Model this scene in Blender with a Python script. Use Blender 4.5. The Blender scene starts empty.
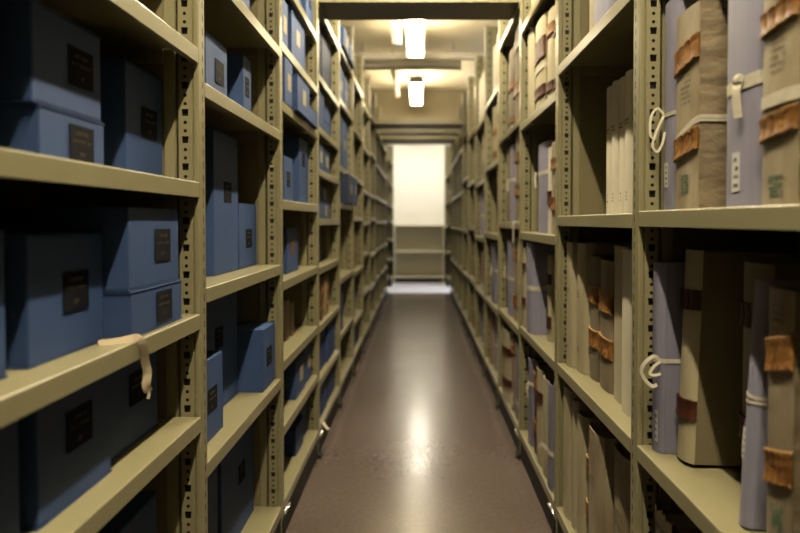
import bpy, bmesh, math, random
from mathutils import Vector, Matrix
R = random.Random(7)
SC = bpy.context.scene
COL = SC.collection

# ------------------------------------------------------------------ layout numbers (metres)
A = 0.577            # half the aisle: distance from its middle to the rack faces
DEPTH = 0.42         # rack depth
H = 3.06             # rack height
LIP = 0.04
CEIL = 3.62
PITCH = 1.0
def YU(k): return 0.763 + PITCH * k      # far end of bay k

# ------------------------------------------------------------------ materials
ALB = 0.46          # overall reflectance of the paints, cloths and papers
def mat(name, col, rough=0.5, noise=0.0, scale=8.0, bump=0.0, bscale=40.0, metal=0.0, stretch=None, col2=None, spec=0.2, emit=None, estr=0.0):
    if not emit and not metal and name not in ('white_wall_paint', 'ceiling_paint'):
        col = tuple(c * ALB for c in col); col2 = tuple(c * ALB for c in col2) if col2 else None
    m = bpy.data.materials.new(name); m.use_nodes = True
    nt = m.node_tree; N = nt.nodes; L = nt.links
    b = N['Principled BSDF']
    b.inputs['Base Color'].default_value = (*col, 1)
    b.inputs['Roughness'].default_value = rough
    b.inputs['Metallic'].default_value = metal
    b.inputs['Specular IOR Level'].default_value = spec
    if emit:
        b.inputs['Emission Color'].default_value = (*emit, 1)
        b.inputs['Emission Strength'].default_value = estr
    if noise or bump:
        tc = N.new('ShaderNodeTexCoord'); oi = N.new('ShaderNodeObjectInfo')
        ad = N.new('ShaderNodeVectorMath'); ad.operation = 'ADD'
        mu = N.new('ShaderNodeMath'); mu.operation = 'MULTIPLY'; mu.inputs[1].default_value = 37.0
        L.new(oi.outputs['Random'], mu.inputs[0])
        mp = N.new('ShaderNodeMapping')
        if stretch: mp.inputs['Scale'].default_value = stretch
        L.new(tc.outputs['Object'], mp.inputs['Vector'])
        L.new(mp.outputs[0], ad.inputs[0]); L.new(mu.outputs[0], ad.inputs[1])
        if noise:
            n = N.new('ShaderNodeTexNoise'); n.inputs['Scale'].default_value = scale; n.inputs['Detail'].default_value = 6
            L.new(ad.outputs[0], n.inputs['Vector'])
            r = N.new('ShaderNodeValToRGB')
            r.color_ramp.elements[0].position = 0.32; r.color_ramp.elements[1].position = 0.68
            c2 = col2 if col2 else tuple(c * (1 - noise) for c in col)
            r.color_ramp.elements[0].color = (*c2, 1); r.color_ramp.elements[1].color = (*col, 1)
            L.new(n.outputs['Fac'], r.inputs[0]); L.new(r.outputs[0], b.inputs['Base Color'])
        if bump:
            n2 = N.new('ShaderNodeTexNoise'); n2.inputs['Scale'].default_value = bscale; n2.inputs['Detail'].default_value = 4
            L.new(ad.outputs[0], n2.inputs['Vector'])
            bp = N.new('ShaderNodeBump'); bp.inputs['Strength'].default_value = bump; bp.inputs['Distance'].default_value = 0.01
            L.new(n2.outputs['Fac'], bp.inputs['Height']); L.new(bp.outputs[0], b.inputs['Normal'])
    return m

M = {}
M['olive']   = mat('olive_enamel', (0.345, 0.31, 0.178), 0.33, 0.10, 5.0, 0.03, 60, spec=0.5)
M['olive_shade'] = mat('olive_sheet_shaded', (0.27, 0.23, 0.125), 0.5, 0.10, 4.0)  # darker olive: shade of the recess put into the panel colour
M['black']   = mat('black_rubber', (0.012, 0.011, 0.011), 0.6)
M['chrome']  = mat('bright_steel', (0.8, 0.8, 0.78), 0.18, metal=1.0)
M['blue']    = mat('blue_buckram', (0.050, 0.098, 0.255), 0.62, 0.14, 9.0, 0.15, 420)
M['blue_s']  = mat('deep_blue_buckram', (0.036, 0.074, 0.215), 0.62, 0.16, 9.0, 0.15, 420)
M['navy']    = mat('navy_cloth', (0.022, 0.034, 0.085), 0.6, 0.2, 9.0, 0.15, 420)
M['label']   = mat('dark_label_leather', (0.0085, 0.009, 0.016), 0.8, 0.2, 20, spec=.06)
M['plabel']  = mat('pale_paper_label', (0.50, 0.42, 0.27), 0.6, 0.15, 30)
M['rlabel']  = mat('red_brown_label', (0.20, 0.08, 0.04), 0.6, 0.2, 30)
M['gilt']    = mat('gilt_ink', (0.085, 0.060, 0.026), 0.5)
M['vellum']  = mat('stained_vellum', (0.50, 0.43, 0.30), 0.6, 0, 7, 0.22, 60, col2=(0.31, 0.25, 0.16), stretch=(1, 1, .45)); 
M['vellum2'] = mat('soiled_vellum', (0.42, 0.35, 0.24), 0.62, 0.5, 9, 0.3, 50, col2=(0.20, 0.155, 0.10), stretch=(1, 1, .5))
M['vellum']  = mat('stained_vellum_spine', (0.50, 0.43, 0.30), 0.6, 0.4, 11, 0.35, 40, col2=(0.29, 0.225, 0.14), stretch=(1, 1, .4))
M['canvas']  = mat('creased_tan_canvas', (0.33, 0.26, 0.17), 0.6, 0.3, 5, 0.9, 16, col2=(0.21, 0.155, 0.10), stretch=(1, 1, 1.5))
M['cream']   = mat('cream_parchment', (0.60, 0.53, 0.36), 0.55, 0.3, 6, 0.12, 50, col2=(0.47, 0.40, 0.25), stretch=(1, 1, .3))
M['white']   = mat('white_buckram', (0.88, 0.81, 0.65), 0.6, 0.15, 8, 0.1, 200)
M['grey']    = mat('greyed_parchment', (0.30, 0.25, 0.18), 0.6, 0.4, 8, 0.2, 50, col2=(0.19, 0.155, 0.11), stretch=(1, 1, .4))
M['tan']     = mat('tan_board', (0.40, 0.31, 0.20), 0.6, 0.3, 6, 0.1, 60, col2=(0.30, 0.225, 0.14))
M['drab']    = mat('drab_cloth_board', (0.30, 0.245, 0.14), 0.65, 0.15, 7, 0.15, 160)
M['brown']   = mat('brown_calf', (0.16, 0.075, 0.03), 0.45, 0.35, 12, 0.2, 70)
M['pink']    = mat('faded_pink_board', (0.42, 0.29, 0.21), 0.6, 0.25, 8)
M['lav']     = mat('lavender_cloth', (0.36, 0.345, 0.47), 0.55, 0.12, 5, 0.06, 300, stretch=(6, 6, .4))
M['lav_d']   = mat('slate_lavender_cloth', (0.29, 0.275, 0.38), 0.55, 0.14, 5, 0.06, 300, stretch=(6, 6, .4))
M['leather'] = mat('orange_brown_leather', (0.40, 0.190, 0.050), 0.42, 0.55, 30, 0.35, 90, col2=(0.16, 0.062, 0.018))
M['leather_d'] = mat('dark_red_leather', (0.10, 0.028, 0.014), 0.42, 0.5, 30, 0.3, 90)
M['edge']    = mat('worn_leather_edge', (0.62, 0.36, 0.14), 0.5, 0.5, 60)
M['paper']   = mat('page_edges', (0.48, 0.42, 0.29), 0.7, 0.35, 3, 0.5, 90, stretch=(1, 60, 1))
M['tape']    = mat('white_cotton_tape', (0.74, 0.68, 0.55), 0.75, 0.12, 60, 0.2, 400)
M['tape_y']  = mat('cream_cotton_tape', (0.66, 0.54, 0.37), 0.75, 0.12, 60, 0.2, 400)
M['wlabel']  = mat('white_label_paper', (0.75, 0.73, 0.70), 0.6)
M['ink']     = mat('dark_ink', (0.05, 0.045, 0.04), 0.6)
M['ink_f']   = mat('faded_ink', (0.25, 0.20, 0.135), 0.6)
M['green']   = mat('green_stamp_ink', (0.15, 0.23, 0.155), 0.6, 0.4, 120)
M['mblue']   = mat('pale_blue_fringe_tint', (0.12, 0.30, 0.42), 0.4)
M['morange'] = mat('orange_fringe_tint', (0.65, 0.22, 0.03), 0.4)
M['wall']    = mat('white_wall_paint', (0.84, 0.82, 0.76), 0.6, 0.03, 3)
M['ceil']    = mat('ceiling_paint', (0.78, 0.70, 0.52), 0.7, 0.08, 2)
M['beam']    = mat('grey_metal_duct', (1.0, 0.97, 0.90), 0.45)
M['bridge']  = mat('grey_brown_steel', (0.20, 0.175, 0.14), 0.5, 0.1, 4)
M['lamp']    = mat('lamp_diffuser', (0.9, 0.9, 0.85), 0.4, emit=(1.0, 0.85, 0.56), estr=58.0)
M['lamp_n']  = mat('tube_lamp', (0.9, 0.9, 0.85), 0.4, emit=(1.0, 0.86, 0.58), estr=720.0)
M['lamp_e']  = mat('cross_aisle_lamp_diffuser', (0.9, 0.9, 0.85), 0.4, emit=(1.0, 0.92, 0.76), estr=95.0)
M['housing'] = mat('lamp_housing', (0.75, 0.73, 0.66), 0.5)
M['day']     = mat('daylit_glass', (0.8, 0.85, 0.95), 0.3, emit=(0.70, 0.80, 1.0), estr=24.0)
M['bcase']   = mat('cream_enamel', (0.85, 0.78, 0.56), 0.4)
M['cross_floor']   = mat('pale_grey_floor', (1.0, .98, 1.06), 0.35, 0.1, 6, spec=.5)  # paler than the aisle floor, one even tone
M['concrete'] = mat('drab_painted_concrete', (0.5, 0.43, 0.29), 0.7, 0.1, 3)
M['frame']   = mat('window_frame_paint', (0.7, 0.7, 0.68), 0.5)

def floor_material():
    m = bpy.data.materials.new('brown_linoleum'); m.use_nodes = True
    nt = m.node_tree; N = nt.nodes; L = nt.links; b = N['Principled BSDF']
    tc = N.new('ShaderNodeTexCoord')
    n1 = N.new('ShaderNodeTexNoise'); n1.inputs['Scale'].default_value = 45; n1.inputs['Detail'].default_value = 8
    n2 = N.new('ShaderNodeTexNoise'); n2.inputs['Scale'].default_value = 1.6; n2.inputs['Detail'].default_value = 5
    L.new(tc.outputs['Object'], n1.inputs['Vector']); L.new(tc.outputs['Object'], n2.inputs['Vector'])
    r = N.new('ShaderNodeValToRGB')
    r.color_ramp.elements[0].position = .3; r.color_ramp.elements[1].position = .7
    r.color_ramp.elements[0].color = (0.064, 0.048, 0.042, 1); r.color_ramp.elements[1].color = (0.084, 0.064, 0.056, 1)
    L.new(n1.outputs['Fac'], r.inputs[0])
    mx = N.new('ShaderNodeMixRGB'); mx.blend_type = 'MULTIPLY'; mx.inputs[0].default_value = .35
    r2 = N.new('ShaderNodeValToRGB'); r2.color_ramp.elements[0].color = (.6, .6, .6, 1); r2.color_ramp.elements[0].position = .35; r2.color_ramp.elements[1].position = .65
    L.new(n2.outputs['Fac'], r2.inputs[0]); L.new(r.outputs[0], mx.inputs[1]); L.new(r2.outputs[0], mx.inputs[2])
    L.new(mx.outputs[0], b.inputs['Base Color'])
    mr = N.new('ShaderNodeMapRange'); mr.inputs[3].default_value = .17; mr.inputs[4].default_value = .27; b.inputs['Specular IOR Level'].default_value = .32
    L.new(n2.outputs['Fac'], mr.inputs[0]); L.new(mr.outputs[0], b.inputs['Roughness'])
    bp = N.new('ShaderNodeBump'); bp.inputs['Strength'].default_value = .02; bp.inputs['Distance'].default_value = .003
    n3 = N.new('ShaderNodeTexNoise'); n3.inputs['Scale'].default_value = 9
    L.new(tc.outputs['Object'], n3.inputs['Vector']); L.new(n3.outputs['Fac'], bp.inputs['Height']); L.new(bp.outputs[0], b.inputs['Normal'])
    return m
M['floor'] = floor_material()

# ------------------------------------------------------------------ mesh helpers
class MB:
    def __init__(self): self.v = []; self.f = []
    def add(self, vs, fs):
        o = len(self.v); self.v += [tuple(p) for p in vs]; self.f += [tuple(i + o for i in f) for f in fs]; return self
    def box(self, x0, x1, y0, y1, z0, z1):
        if x0 > x1: x0, x1 = x1, x0
        vs = [(x, y, z) for x in (x0, x1) for y in (y0, y1) for z in (z0, z1)]
        return self.add(vs, [(0, 1, 3, 2), (4, 6, 7, 5), (0, 4, 5, 1), (2, 3, 7, 6), (0, 2, 6, 4), (1, 5, 7, 3)])
    def cyl(self, p, q, r, n=12, r2=None):
        p = Vector(p); q = Vector(q); d = (q - p).normalized()
        a = d.orthogonal().normalized(); b = d.cross(a); r2 = r if r2 is None else r2
        vs = [p + (a * math.cos(t) + b * math.sin(t)) * r for t in [2 * math.pi * i / n for i in range(n)]]
        vs += [q + (a * math.cos(t) + b * math.sin(t)) * r2 for t in [2 * math.pi * i / n for i in range(n)]]
        fs = [(i, (i + 1) % n, n + (i + 1) % n, n + i) for i in range(n)] + [tuple(reversed(range(n))), tuple(range(n, 2 * n))]
        return self.add(vs, fs)
    def prism_y(self, prof, y0, y1):          # profile in x,z extruded along y
        n = len(prof)
        vs = [(x, y0, z) for x, z in prof] + [(x, y1, z) for x, z in prof]
        return self.add(vs, [(i, (i + 1) % n, n + (i + 1) % n, n + i) for i in range(n)] + [tuple(range(n)), tuple(reversed(range(n, 2 * n)))])
    def grid(self, rows):                      # rows of equal-length point lists
        n = len(rows[0]); vs = [p for r in rows for p in r]
        return self.add(vs, [(i * n + j, i * n + j + 1, (i + 1) * n + j + 1, (i + 1) * n + j) for i in range(len(rows) - 1) for j in range(n - 1)])
    def build(self, name, m, parent=None, bevel=0.0, seg=2, smooth=False, loc=None):
        me = bpy.data.meshes.new(name); bm = bmesh.new()
        vs = [bm.verts.new(p) for p in self.v]
        for f in self.f:
            try: bm.faces.new([vs[i] for i in f])
            except ValueError: pass
        bmesh.ops.recalc_face_normals(bm, faces=bm.faces)
        if bevel:
            es = [e for e in bm.edges if len(e.link_faces) == 2 and e.calc_face_angle(0) > 0.6]
            bmesh.ops.bevel(bm, geom=es, offset=bevel, segments=seg, affect='EDGES', clamp_overlap=True)
        if smooth:
            for f in bm.faces: f.smooth = True
        bm.to_mesh(me); bm.free()
        if smooth: me.set_sharp_from_angle(angle=math.radians(40))
        me.materials.append(m)
        o = bpy.data.objects.new(name, me); COL.objects.link(o)
        if parent: o.parent = parent
        if loc: o.location = loc
        return o

def tag(o, label, cat, group=None, kind=None):
    o['label'] = label; o['category'] = cat
    if group: o['group'] = group
    if kind: o['kind'] = kind
    return o
def root(name, loc, label, cat, group=None, rot=(0, 0, 0)):
    o = bpy.data.objects.new(name, None); COL.objects.link(o)
    o.location = loc; o.rotation_euler = rot; o.empty_display_size = .05
    return tag(o, label, cat, group)
def struct(name, mb, m, bevel=0.0):
    o = mb.build(name, m, None, bevel); o['kind'] = 'structure'; return o

ORD = ['zeroth', 'first', 'second', 'third', 'fourth', 'fifth', 'sixth', 'seventh', 'eighth', 'ninth', 'tenth', 'eleventh', 'twelfth']

# ------------------------------------------------------------------ the room
RX = 2.5; YB = 14.75; YF = -4.0
struct('floor', MB().box(-RX, RX, YF, 12.28, -0.1, 0), M['floor'])
struct('floor_cross_aisle', MB().box(-RX, RX, 12.2805, YB, -0.1, 0), M['cross_floor'])
struct('ceiling_beam', MB().box(-RX, RX, 11.2, 11.5, 2.88, CEIL), M['concrete'])  # beam shaped low to block the cross-aisle lamp
struct('ceiling', MB().box(-RX, RX, YF, YB, CEIL, CEIL + .1), M['ceil'])
struct('wall_left', MB().box(-RX - .1, -RX, YF, YB, 0, CEIL), M['wall'])
struct('wall_back', MB().box(-RX, RX, YB, YB + .1, 0, CEIL), M['wall'])
struct('wall_front', MB().box(-RX, RX, YF - .1, YF, 0, CEIL), M['wall'])
wr = MB()
WY0, WY1, WZ0, WZ1 = 11.95, 13.25, 0.12, 2.3
wr.box(RX, RX + .1, YF, WY0, 0, CEIL); wr.box(RX, RX + .1, WY1, YB, 0, CEIL)
wr.box(RX, RX + .1, WY0, WY1, 0, WZ0); wr.box(RX, RX + .1, WY0, WY1, WZ1, CEIL)
struct('wall_right', wr, M['wall'])
w = struct('window_1', MB().box(RX + .05, RX + .06, WY0, WY1, WZ0, WZ1), M['day'])
fr = MB()
fr.box(RX + .01, RX + .05, WY0, WY0 + .05, WZ0, WZ1); fr.box(RX + .01, RX + .05, WY1 - .05, WY1, WZ0, WZ1)
fr.box(RX + .01, RX + .05, WY0, WY1, WZ0, WZ0 + .05); fr.box(RX + .01, RX + .05, WY0, WY1, WZ1 - .05, WZ1)
fr.box(RX + .015, RX + .045, (WY0 + WY1) / 2 - .02, (WY0 + WY1) / 2 + .02, WZ0 + .05, WZ1 - .05)
fr.build('window_frame', M['frame'], w)

# ------------------------------------------------------------------ racks
def ring(mb, P, u0, u1, z0, z1, hole):
    """plate cell with an eight-point hole; P maps (u,z) to a point"""
    um, zm = (u0 + u1) / 2, (z0 + z1) / 2
    outer = [(u0, z0), (um, z0), (u1, z0), (u1, zm), (u1, z1), (um, z1), (u0, z1), (u0, zm)]
    vs = [P(*p) for p in outer] + [P(*p) for p in hole]
    mb.add(vs, [(i, (i + 1) % 8, 8 + (i + 1) % 8, 8 + i) for i in range(8)])
def oct_hole(c, z, r):
    return [(c + r * math.cos(t), z + r * math.sin(t)) for t in [math.radians(225 + 45 * i) for i in range(8)]]

def upright_mesh(s):
    """perforated steel post; origin at the face plane, far edge of its bay, floor level"""
    mb = MB(); W = .05
    P1 = lambda w_, z: (0, w_, z)                       # front flange, w_ = -W..0
    q = .0355; z = 0.0
    while z < H - 1e-6:
        z1 = min(z + q, H); c = -.018; hz = (z + z1) / 2
        a_, b_ = .0028, .009
        hole = [(c - a_, hz - b_), (c, hz - b_), (c + a_, hz - b_), (c + a_, hz), (c + a_, hz + b_), (c, hz + b_), (c - a_, hz + b_), (c - a_, hz)]
        ring(mb, P1, -.026, -.010, z, z1, hole)
        z = z1
    def strip(pts):
        mb.grid([[(s * u, w_, 0), (s * u, w_, H)] for u, w_ in pts])
    strip([(0, -.026), (0, -W + .003), (.001, -W + .001), (.003, -W), (.012, -W), (.0145, -W + .006), (.017, -W + .006), (.0185, -W)])
    strip([(0, -.010), (0, -.003), (.001, -.001), (.003, 0), (.092, 0)])
    P2 = lambda u, z: (s * u, -W, z)
    z = 0.0; p = .071
    while z < H - 1e-6:
        def hz(a): return z + a
        zz = [0, .023, .0405, .0595, p]
        for i in range(3):
            pass
        cells = [(z, z + .0235, 'k', z + .0115), (z + .0235, z + .0455, 'o', z + .0345), (z + .0455, z + p, 'o', z + .0565)]
        for a, b, t, c in cells:
            b = min(b, H); c = min(c, H - .008)
            if t == 'k':
                hole = [(.0285, c - .009), (.036, c - .009), (.0435, c - .009), (.0440, c), (.0448, c + .009), (.036, c + .009), (.0272, c + .009), (.0280, c)]
            else:
                hole = oct_hole(.036, c, .0047)
            if b > a: ring(mb, P2, .0185, .0535, a, b, hole)
        z += p
    strip([(.0535, -W), (.0555, -W + .010), (.0625, -W + .010), (.0645, -W), (.090, -W), (.092, -W + .004), (.092, 0)])
    return mb
_up = {}; _core = {}
for s in (-1, 1):
    o = upright_mesh(s).build('upright', M['olive']); _up[s] = o.data; bpy.data.objects.remove(o)
    o = MB().box(s * .004, s * .088, -.040, -.004, .002, H - .002).build('post_shade_core', M['black']); _core[s] = o.data; bpy.data.objects.remove(o)  # black filler added inside the post so its holes look dark

def shelf_mb(s, x0, yc0, yc1, z):
    r = .0035
    out = [(0 + r * (1 - math.cos(t)), z - r * (1 - math.sin(t))) for t in [math.pi / 2 * i / 3 for i in range(4)]]
    prof = [(0, z - LIP)] + out + [(DEPTH, z), (DEPTH, z - LIP), (DEPTH - .0025, z - LIP), (DEPTH - .0025, z - .0025), (.0025, z - .0025), (.0025, z - LIP + .0025), (.018, z - LIP + .0025), (.018, z - LIP)]
    return MB().prism_y([(x0 + s * u, zz) for u, zz in prof], yc0, yc1).box(x0 + s * .093, x0 + s * DEPTH, yc1, yc1 + .005, z - LIP, z)

LEVELS = {
 (-1, 1): [.16, .47, .842, 1.115, 1.462, 1.813, 2.15, 2.6],
 (-1, 2): [.16, .70, 1.178, 1.735, 2.08, 2.45, 2.8],
 (-1, 3): [.16, .48, .76, 1.104, 1.451, 1.868, 2.12, 2.417, 2.75],
 (-1, 4): [.16, .43, .748, 1.089, 1.375, 1.663, 1.91, 2.214, 2.63],
 (-1, 5): [.16, .518, .933, 1.495, 1.765, 2.266, 2.66],
 (-1, 6): [.16, .45, .90, 1.40, 1.765, 2.20, 2.66],
 (-1, 7): [.16, .60, 1.00, 1.35, 1.69, 2.15, 2.60],
 (-1, 8): [.16, .55, .95, 1.40, 1.69, 2.20, 2.66],
 (1, 1): [.16, .767, 1.386, 2.10, 2.7],
 (1, 2): [.16, .767, 1.381, 2.003, 2.62],
 (1, 3): [.16, .76, 1.298, 1.911, 2.456],
 (1, 4): [.16, .73, 1.353, 1.954, 2.63],
 (1, 5): [.16, .70, 1.26, 1.82, 2.36],
 (1, 6): [.16, .70, 1.21, 1.74, 2.30],
 (1, 7): [.16, .72, 1.30, 1.80, 2.34],
 (1, 8): [.16, .70, 1.25, 1.90, 2.45],
}
for s in (-1, 1):
    for k in (9, 10, 11): LEVELS[(s, k)] = [.16, .56, .97, 1.36, 1.70, 2.15, 2.62] if s < 0 else [.16, .70, 1.26, 1.76, 2.34]
RUN = {-1: 'box racks', 1: 'ledger racks'}

def bay(s, k, ya=None, yb=None, extra=''):
    ya = YU(k - 1) if ya is None else ya
    yb = YU(k) if yb is None else yb
    cx, cy = s * (A + DEPTH / 2), (ya + yb) / 2
    lab = extra or f'olive steel shelving bay, {ORD[k]} from the camera in the {RUN[s]}'
    rt = root('shelving_bay', (cx, cy, 0), lab, 'shelving', 'olive steel shelving bays along the aisle')
    fx = -s * DEPTH / 2                                # local x of the face
    up = bpy.data.objects.new('upright', _up[s]); COL.objects.link(up); up.parent = rt; up.location = (fx, yb - cy, 0)
    pc = bpy.data.objects.new('post_shade_core', _core[s]); COL.objects.link(pc); pc.parent = up
    MB().box(fx + s * .0925, fx + s * DEPTH, yb - cy - .046, yb - cy - .044, .06, H).build('side_panel', M['olive_shade'], rt)
    MB().box(fx + s * (DEPTH + .001), fx + s * (DEPTH + .003), ya - cy + .001, yb - cy - .001, .06, H).build('back_panel', M['olive_shade'], rt)
    MB().box(fx + s * .005, fx + s * .03, ya - cy + .002, yb - cy - .0525, .0, .118).build('plinth', M['black'], rt)
    for z in LEVELS.get((s, k), LEVELS[(s, min(k, 11))]):
        shelf_mb(s, fx, ya - cy + .0015, yb - cy - .0515, z).build('shelf', M['olive'], rt)
    f = MB(); f.box(fx - s * .020, fx + s * .011, yb - cy - .075, yb - cy + .0, 0, .022)
    f.box(fx - s * .006, fx - s * .0005, yb - cy - .05, yb - cy - .0, .022, .105)
    f.build('foot', M['black'], rt, .003)
    if k in (2, 3):
        for i in range(4):
            for j in range(2):
                if i == 3 and j == 1: continue
                y = yb - cy + .02 + i * .03 - j * .008; zz = .100 + j * .014
                x = fx - s * .0005 if False else fx
                MB().cyl((x - s * .0055, y, zz), (x - s * .003, y, zz), .0016, 10, .0040).cyl((x - s * .003, y, zz), (x - s * .0002, y, zz), .0040, 10, .0046).build('bolt', M['chrome'], rt, smooth=True)
    return rt
for s in (-1, 1):
    for k in range(1, 12): bay(s, k)
    for k in (0, -1, -2):  # unseen bays, added to keep open-side light from washing out shadows
        LEVELS[(s, k)] = LEVELS[(s, 1)]
        bay(s, k, None, None, f'olive steel shelving bay added behind the camera, {ORD[1 - k]} back along the {RUN[s]}')
    bay(s, 12, 13.42, 14.70, f'olive steel shelving bay by the end wall, {"box" if s < 0 else "ledger"} side of the low bookcase')

# ------------------------------------------------------------------ item placing
COUNT = {}
PLACED = []
def place_label(feature, s, k, si, stacked=False):
    sh = f'{ORD[si + 1]} shelf up, {ORD[k]} bay of {RUN[s]}'
    return feature, sh
def levels(s, k): return LEVELS[(s, k)]

class Item:
    """position bookkeeping; the label is completed once every neighbour is known"""
    pass
ITEMS = []
def register(rt, feature, s, k, si, y, unique=False):
    ITEMS.append((rt, feature, s, k, si, y, unique))
def finish_labels():
    rows = {}
    for it in ITEMS: rows.setdefault((it[2], it[3], it[4]), []).append(it)
    for (s, k, si), its in rows.items():
        its.sort(key=lambda i: i[5])
        where = f'{ORD[si + 1]} shelf up, {ORD[k]} bay of {RUN[s]}'
        ys = []
        for it in its:
            if it[6]:
                it[0]['label'] = f'{it[1]}, {where}'; continue
            if not ys or abs(ys[-1] - it[5]) > 1e-4: ys.append(it[5])
            it[0]['label'] = f'{it[1]}, {ORD[min(len(ys), 12)]} along {where}'

def glyphs(mb, x, s, v0, v1, z0, z1, rng):
    """a line of small letter-like bars on the plane x"""
    n = max(2, int((v1 - v0) / max(.0045, (z1 - z0) * .75)))
    w = (v1 - v0) / n
    for i in range(n):
        if rng.random() < .1: continue
        a = v0 + i * w; b = a + w * .72; t = w * .22
        mb.box(x, x - s * .0004, a, a + t, z0, z1)
        k = rng.random()
        if k < .6: mb.box(x, x - s * .0004, a + t, b, z1 - t, z1)
        if k > .3: mb.box(x, x - s * .0004, a + t, b, (z0 + z1) / 2 - t / 2, (z0 + z1) / 2 + t / 2)
        if k > .5: mb.box(x, x - s * .0004, b - t, b, z0, z1)

def abox(s, k, si, y0, y1, lat, h, style='flat', feature='blue archive box', m='blue', lab='label', base=None, D=.3, yaw=0, lv=.10, lz=.52, unique=False, detail=True):
    """a cloth-covered drop-spine archive box; front face at lateral distance lat"""
    zb = (levels(s, k)[si] if base is None else base) + .0008
    D = min(D, A + DEPTH - .008 - lat)
    W = y1 - y0; cy = (y0 + y1) / 2
    rt = root('archive_box', (s * lat, cy, zb), 'x', 'box', f'blue archive boxes', (0, 0, yaw))
    register(rt, feature, s, k, si, cy, unique)
    b = .0035; mm = M[m]
    if not detail:
        MB().box(0, s * D, -W / 2, W / 2, 0, h).build('box_body', mm, rt, .003)
    elif style == 'flat':
        MB().box(s * .0015, s * (D - .003), -W / 2 + .003, W / 2 - .003, b, h - b).build('box_body', mm, rt, .002)
        MB().box(0, s * D, -W / 2, W / 2, h - b, h).build('lid', mm, rt, .0012)
        MB().box(0, s * D, -W / 2, W / 2, 0, b).build('base_board', mm, rt, .0012)
    else:
        MB().box(0, s * (D - .004), -W / 2 + b, W / 2 - b, .001, h - .0015).build('box_body', mm, rt, .002)
        MB().box(-s * .0012, s * D, -W / 2, -W / 2 + b, 0, h).build('cover_board', mm, rt, .0012)
        MB().box(-s * .0012, s * D, W / 2 - b, W / 2, 0, h).build('cover_board', mm, rt, .0012)
    if lab:
        lw = min(.090, W * .42) if W > .15 else W * .5
        lh = min(.0735, h * .72)
        vc = W * lv if W > .12 else 0; zc = h * lz
        l = MB().box(-s * .0001, -s * .0009, vc - lw / 2, vc + lw / 2, zc - lh / 2, zc + lh / 2).build('label', M[lab], rt)
        if lab == 'label' and k <= 3 and detail:
            rng = random.Random(int(cy * 1000) + si); x = -s * .0009
            for (fw, za, zb_) in ((.26, .24, .33), (.38, .02, .10), (.10, -.34, -.22)):
                g = MB(); glyphs(g, x, s, vc - lw * fw, vc + lw * fw, zc + lh * za, zc + lh * zb_, rng)
                g.build('gilt_lettering', M['gilt'], l)
    return rt

# ---- volumes -------------------------------------------------------
class Vol:
    def __init__(self, s, T, D, h, bulge, rt):
        self.s, self.T, self.D, self.h, self.b, self.rt = s, T, D, h, bulge, rt
    def front(self, v):                       # depth of the spine surface at v
        q = min(1.0, abs(2 * v / self.T)); return self.b * (1 - math.sqrt(max(0, 1 - q * q * .97))) if self.b else 0.0
    def path(self, n=14, u_end=None, near=True, far=True, v0=None, v1=None):
        T = self.T; v0 = -T / 2 if v0 is None else v0; v1 = T / 2 if v1 is None else v1
        pts = []
        if near and u_end: pts.append((u_end, -T / 2))
        pts += [(self.front(v0 + (v1 - v0) * i / n), v0 + (v1 - v0) * i / n) for i in range(n + 1)]
        if far and u_end: pts.append((u_end, T / 2))
        return pts
    def wrap(self, name, m, pts, z0, z1, off=.001, thick=.0012, slope=0.0, ridge=0, wav=0.0, smooth=False, rows=3, parent=None, curl=0.0):
        """strip that follows pts (u,v), standing off the surface"""
        s = self.s; n = len(pts); nor = []
        for i in range(n):
            a = pts[max(0, i - 1)]; b = pts[min(n - 1, i + 1)]
            tx, ty = b[0] - a[0], b[1] - a[1]; l = math.hypot(tx, ty) or 1
            nor.append((-ty / l, tx / l))
        vm = sum(p[1] for p in pts) / n
        out = []; inn = []
        for j in range(rows):
            f = j / (rows - 1); ro = []; ri = []
            for i, (p, q) in enumerate(zip(pts, nor)):
                o = off + thick
                if ridge:
                    ph = (i / (n - 1)) * ridge; g = abs((ph % 1) - .5) * 2
                    o += .0024 * (1 - g ** 3)
                o += curl * abs(2 * f - 1) ** 2
                zz = z0 + (z1 - z0) * f + slope * (p[1] - vm) + wav * math.sin(i * 2.1 + j * 1.3 + p[1] * 50)
                ro.append((s * (p[0] + q[0] * o), p[1] + q[1] * o, zz)); ri.append((s * (p[0] + q[0] * off), p[1] + q[1] * off, zz))
            out.append(ro); inn.append(ri)
        mb = MB(); mb.grid(out); mb.grid(inn)
        R0 = rows - 1
        for j in (0, R0): mb.grid([out[j], inn[j]])
        for i in (0, n - 1): mb.grid([[r[i] for r in out], [r[i] for r in inn]])
        return mb.build(name, m, parent or self.rt, smooth=smooth)

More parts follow.
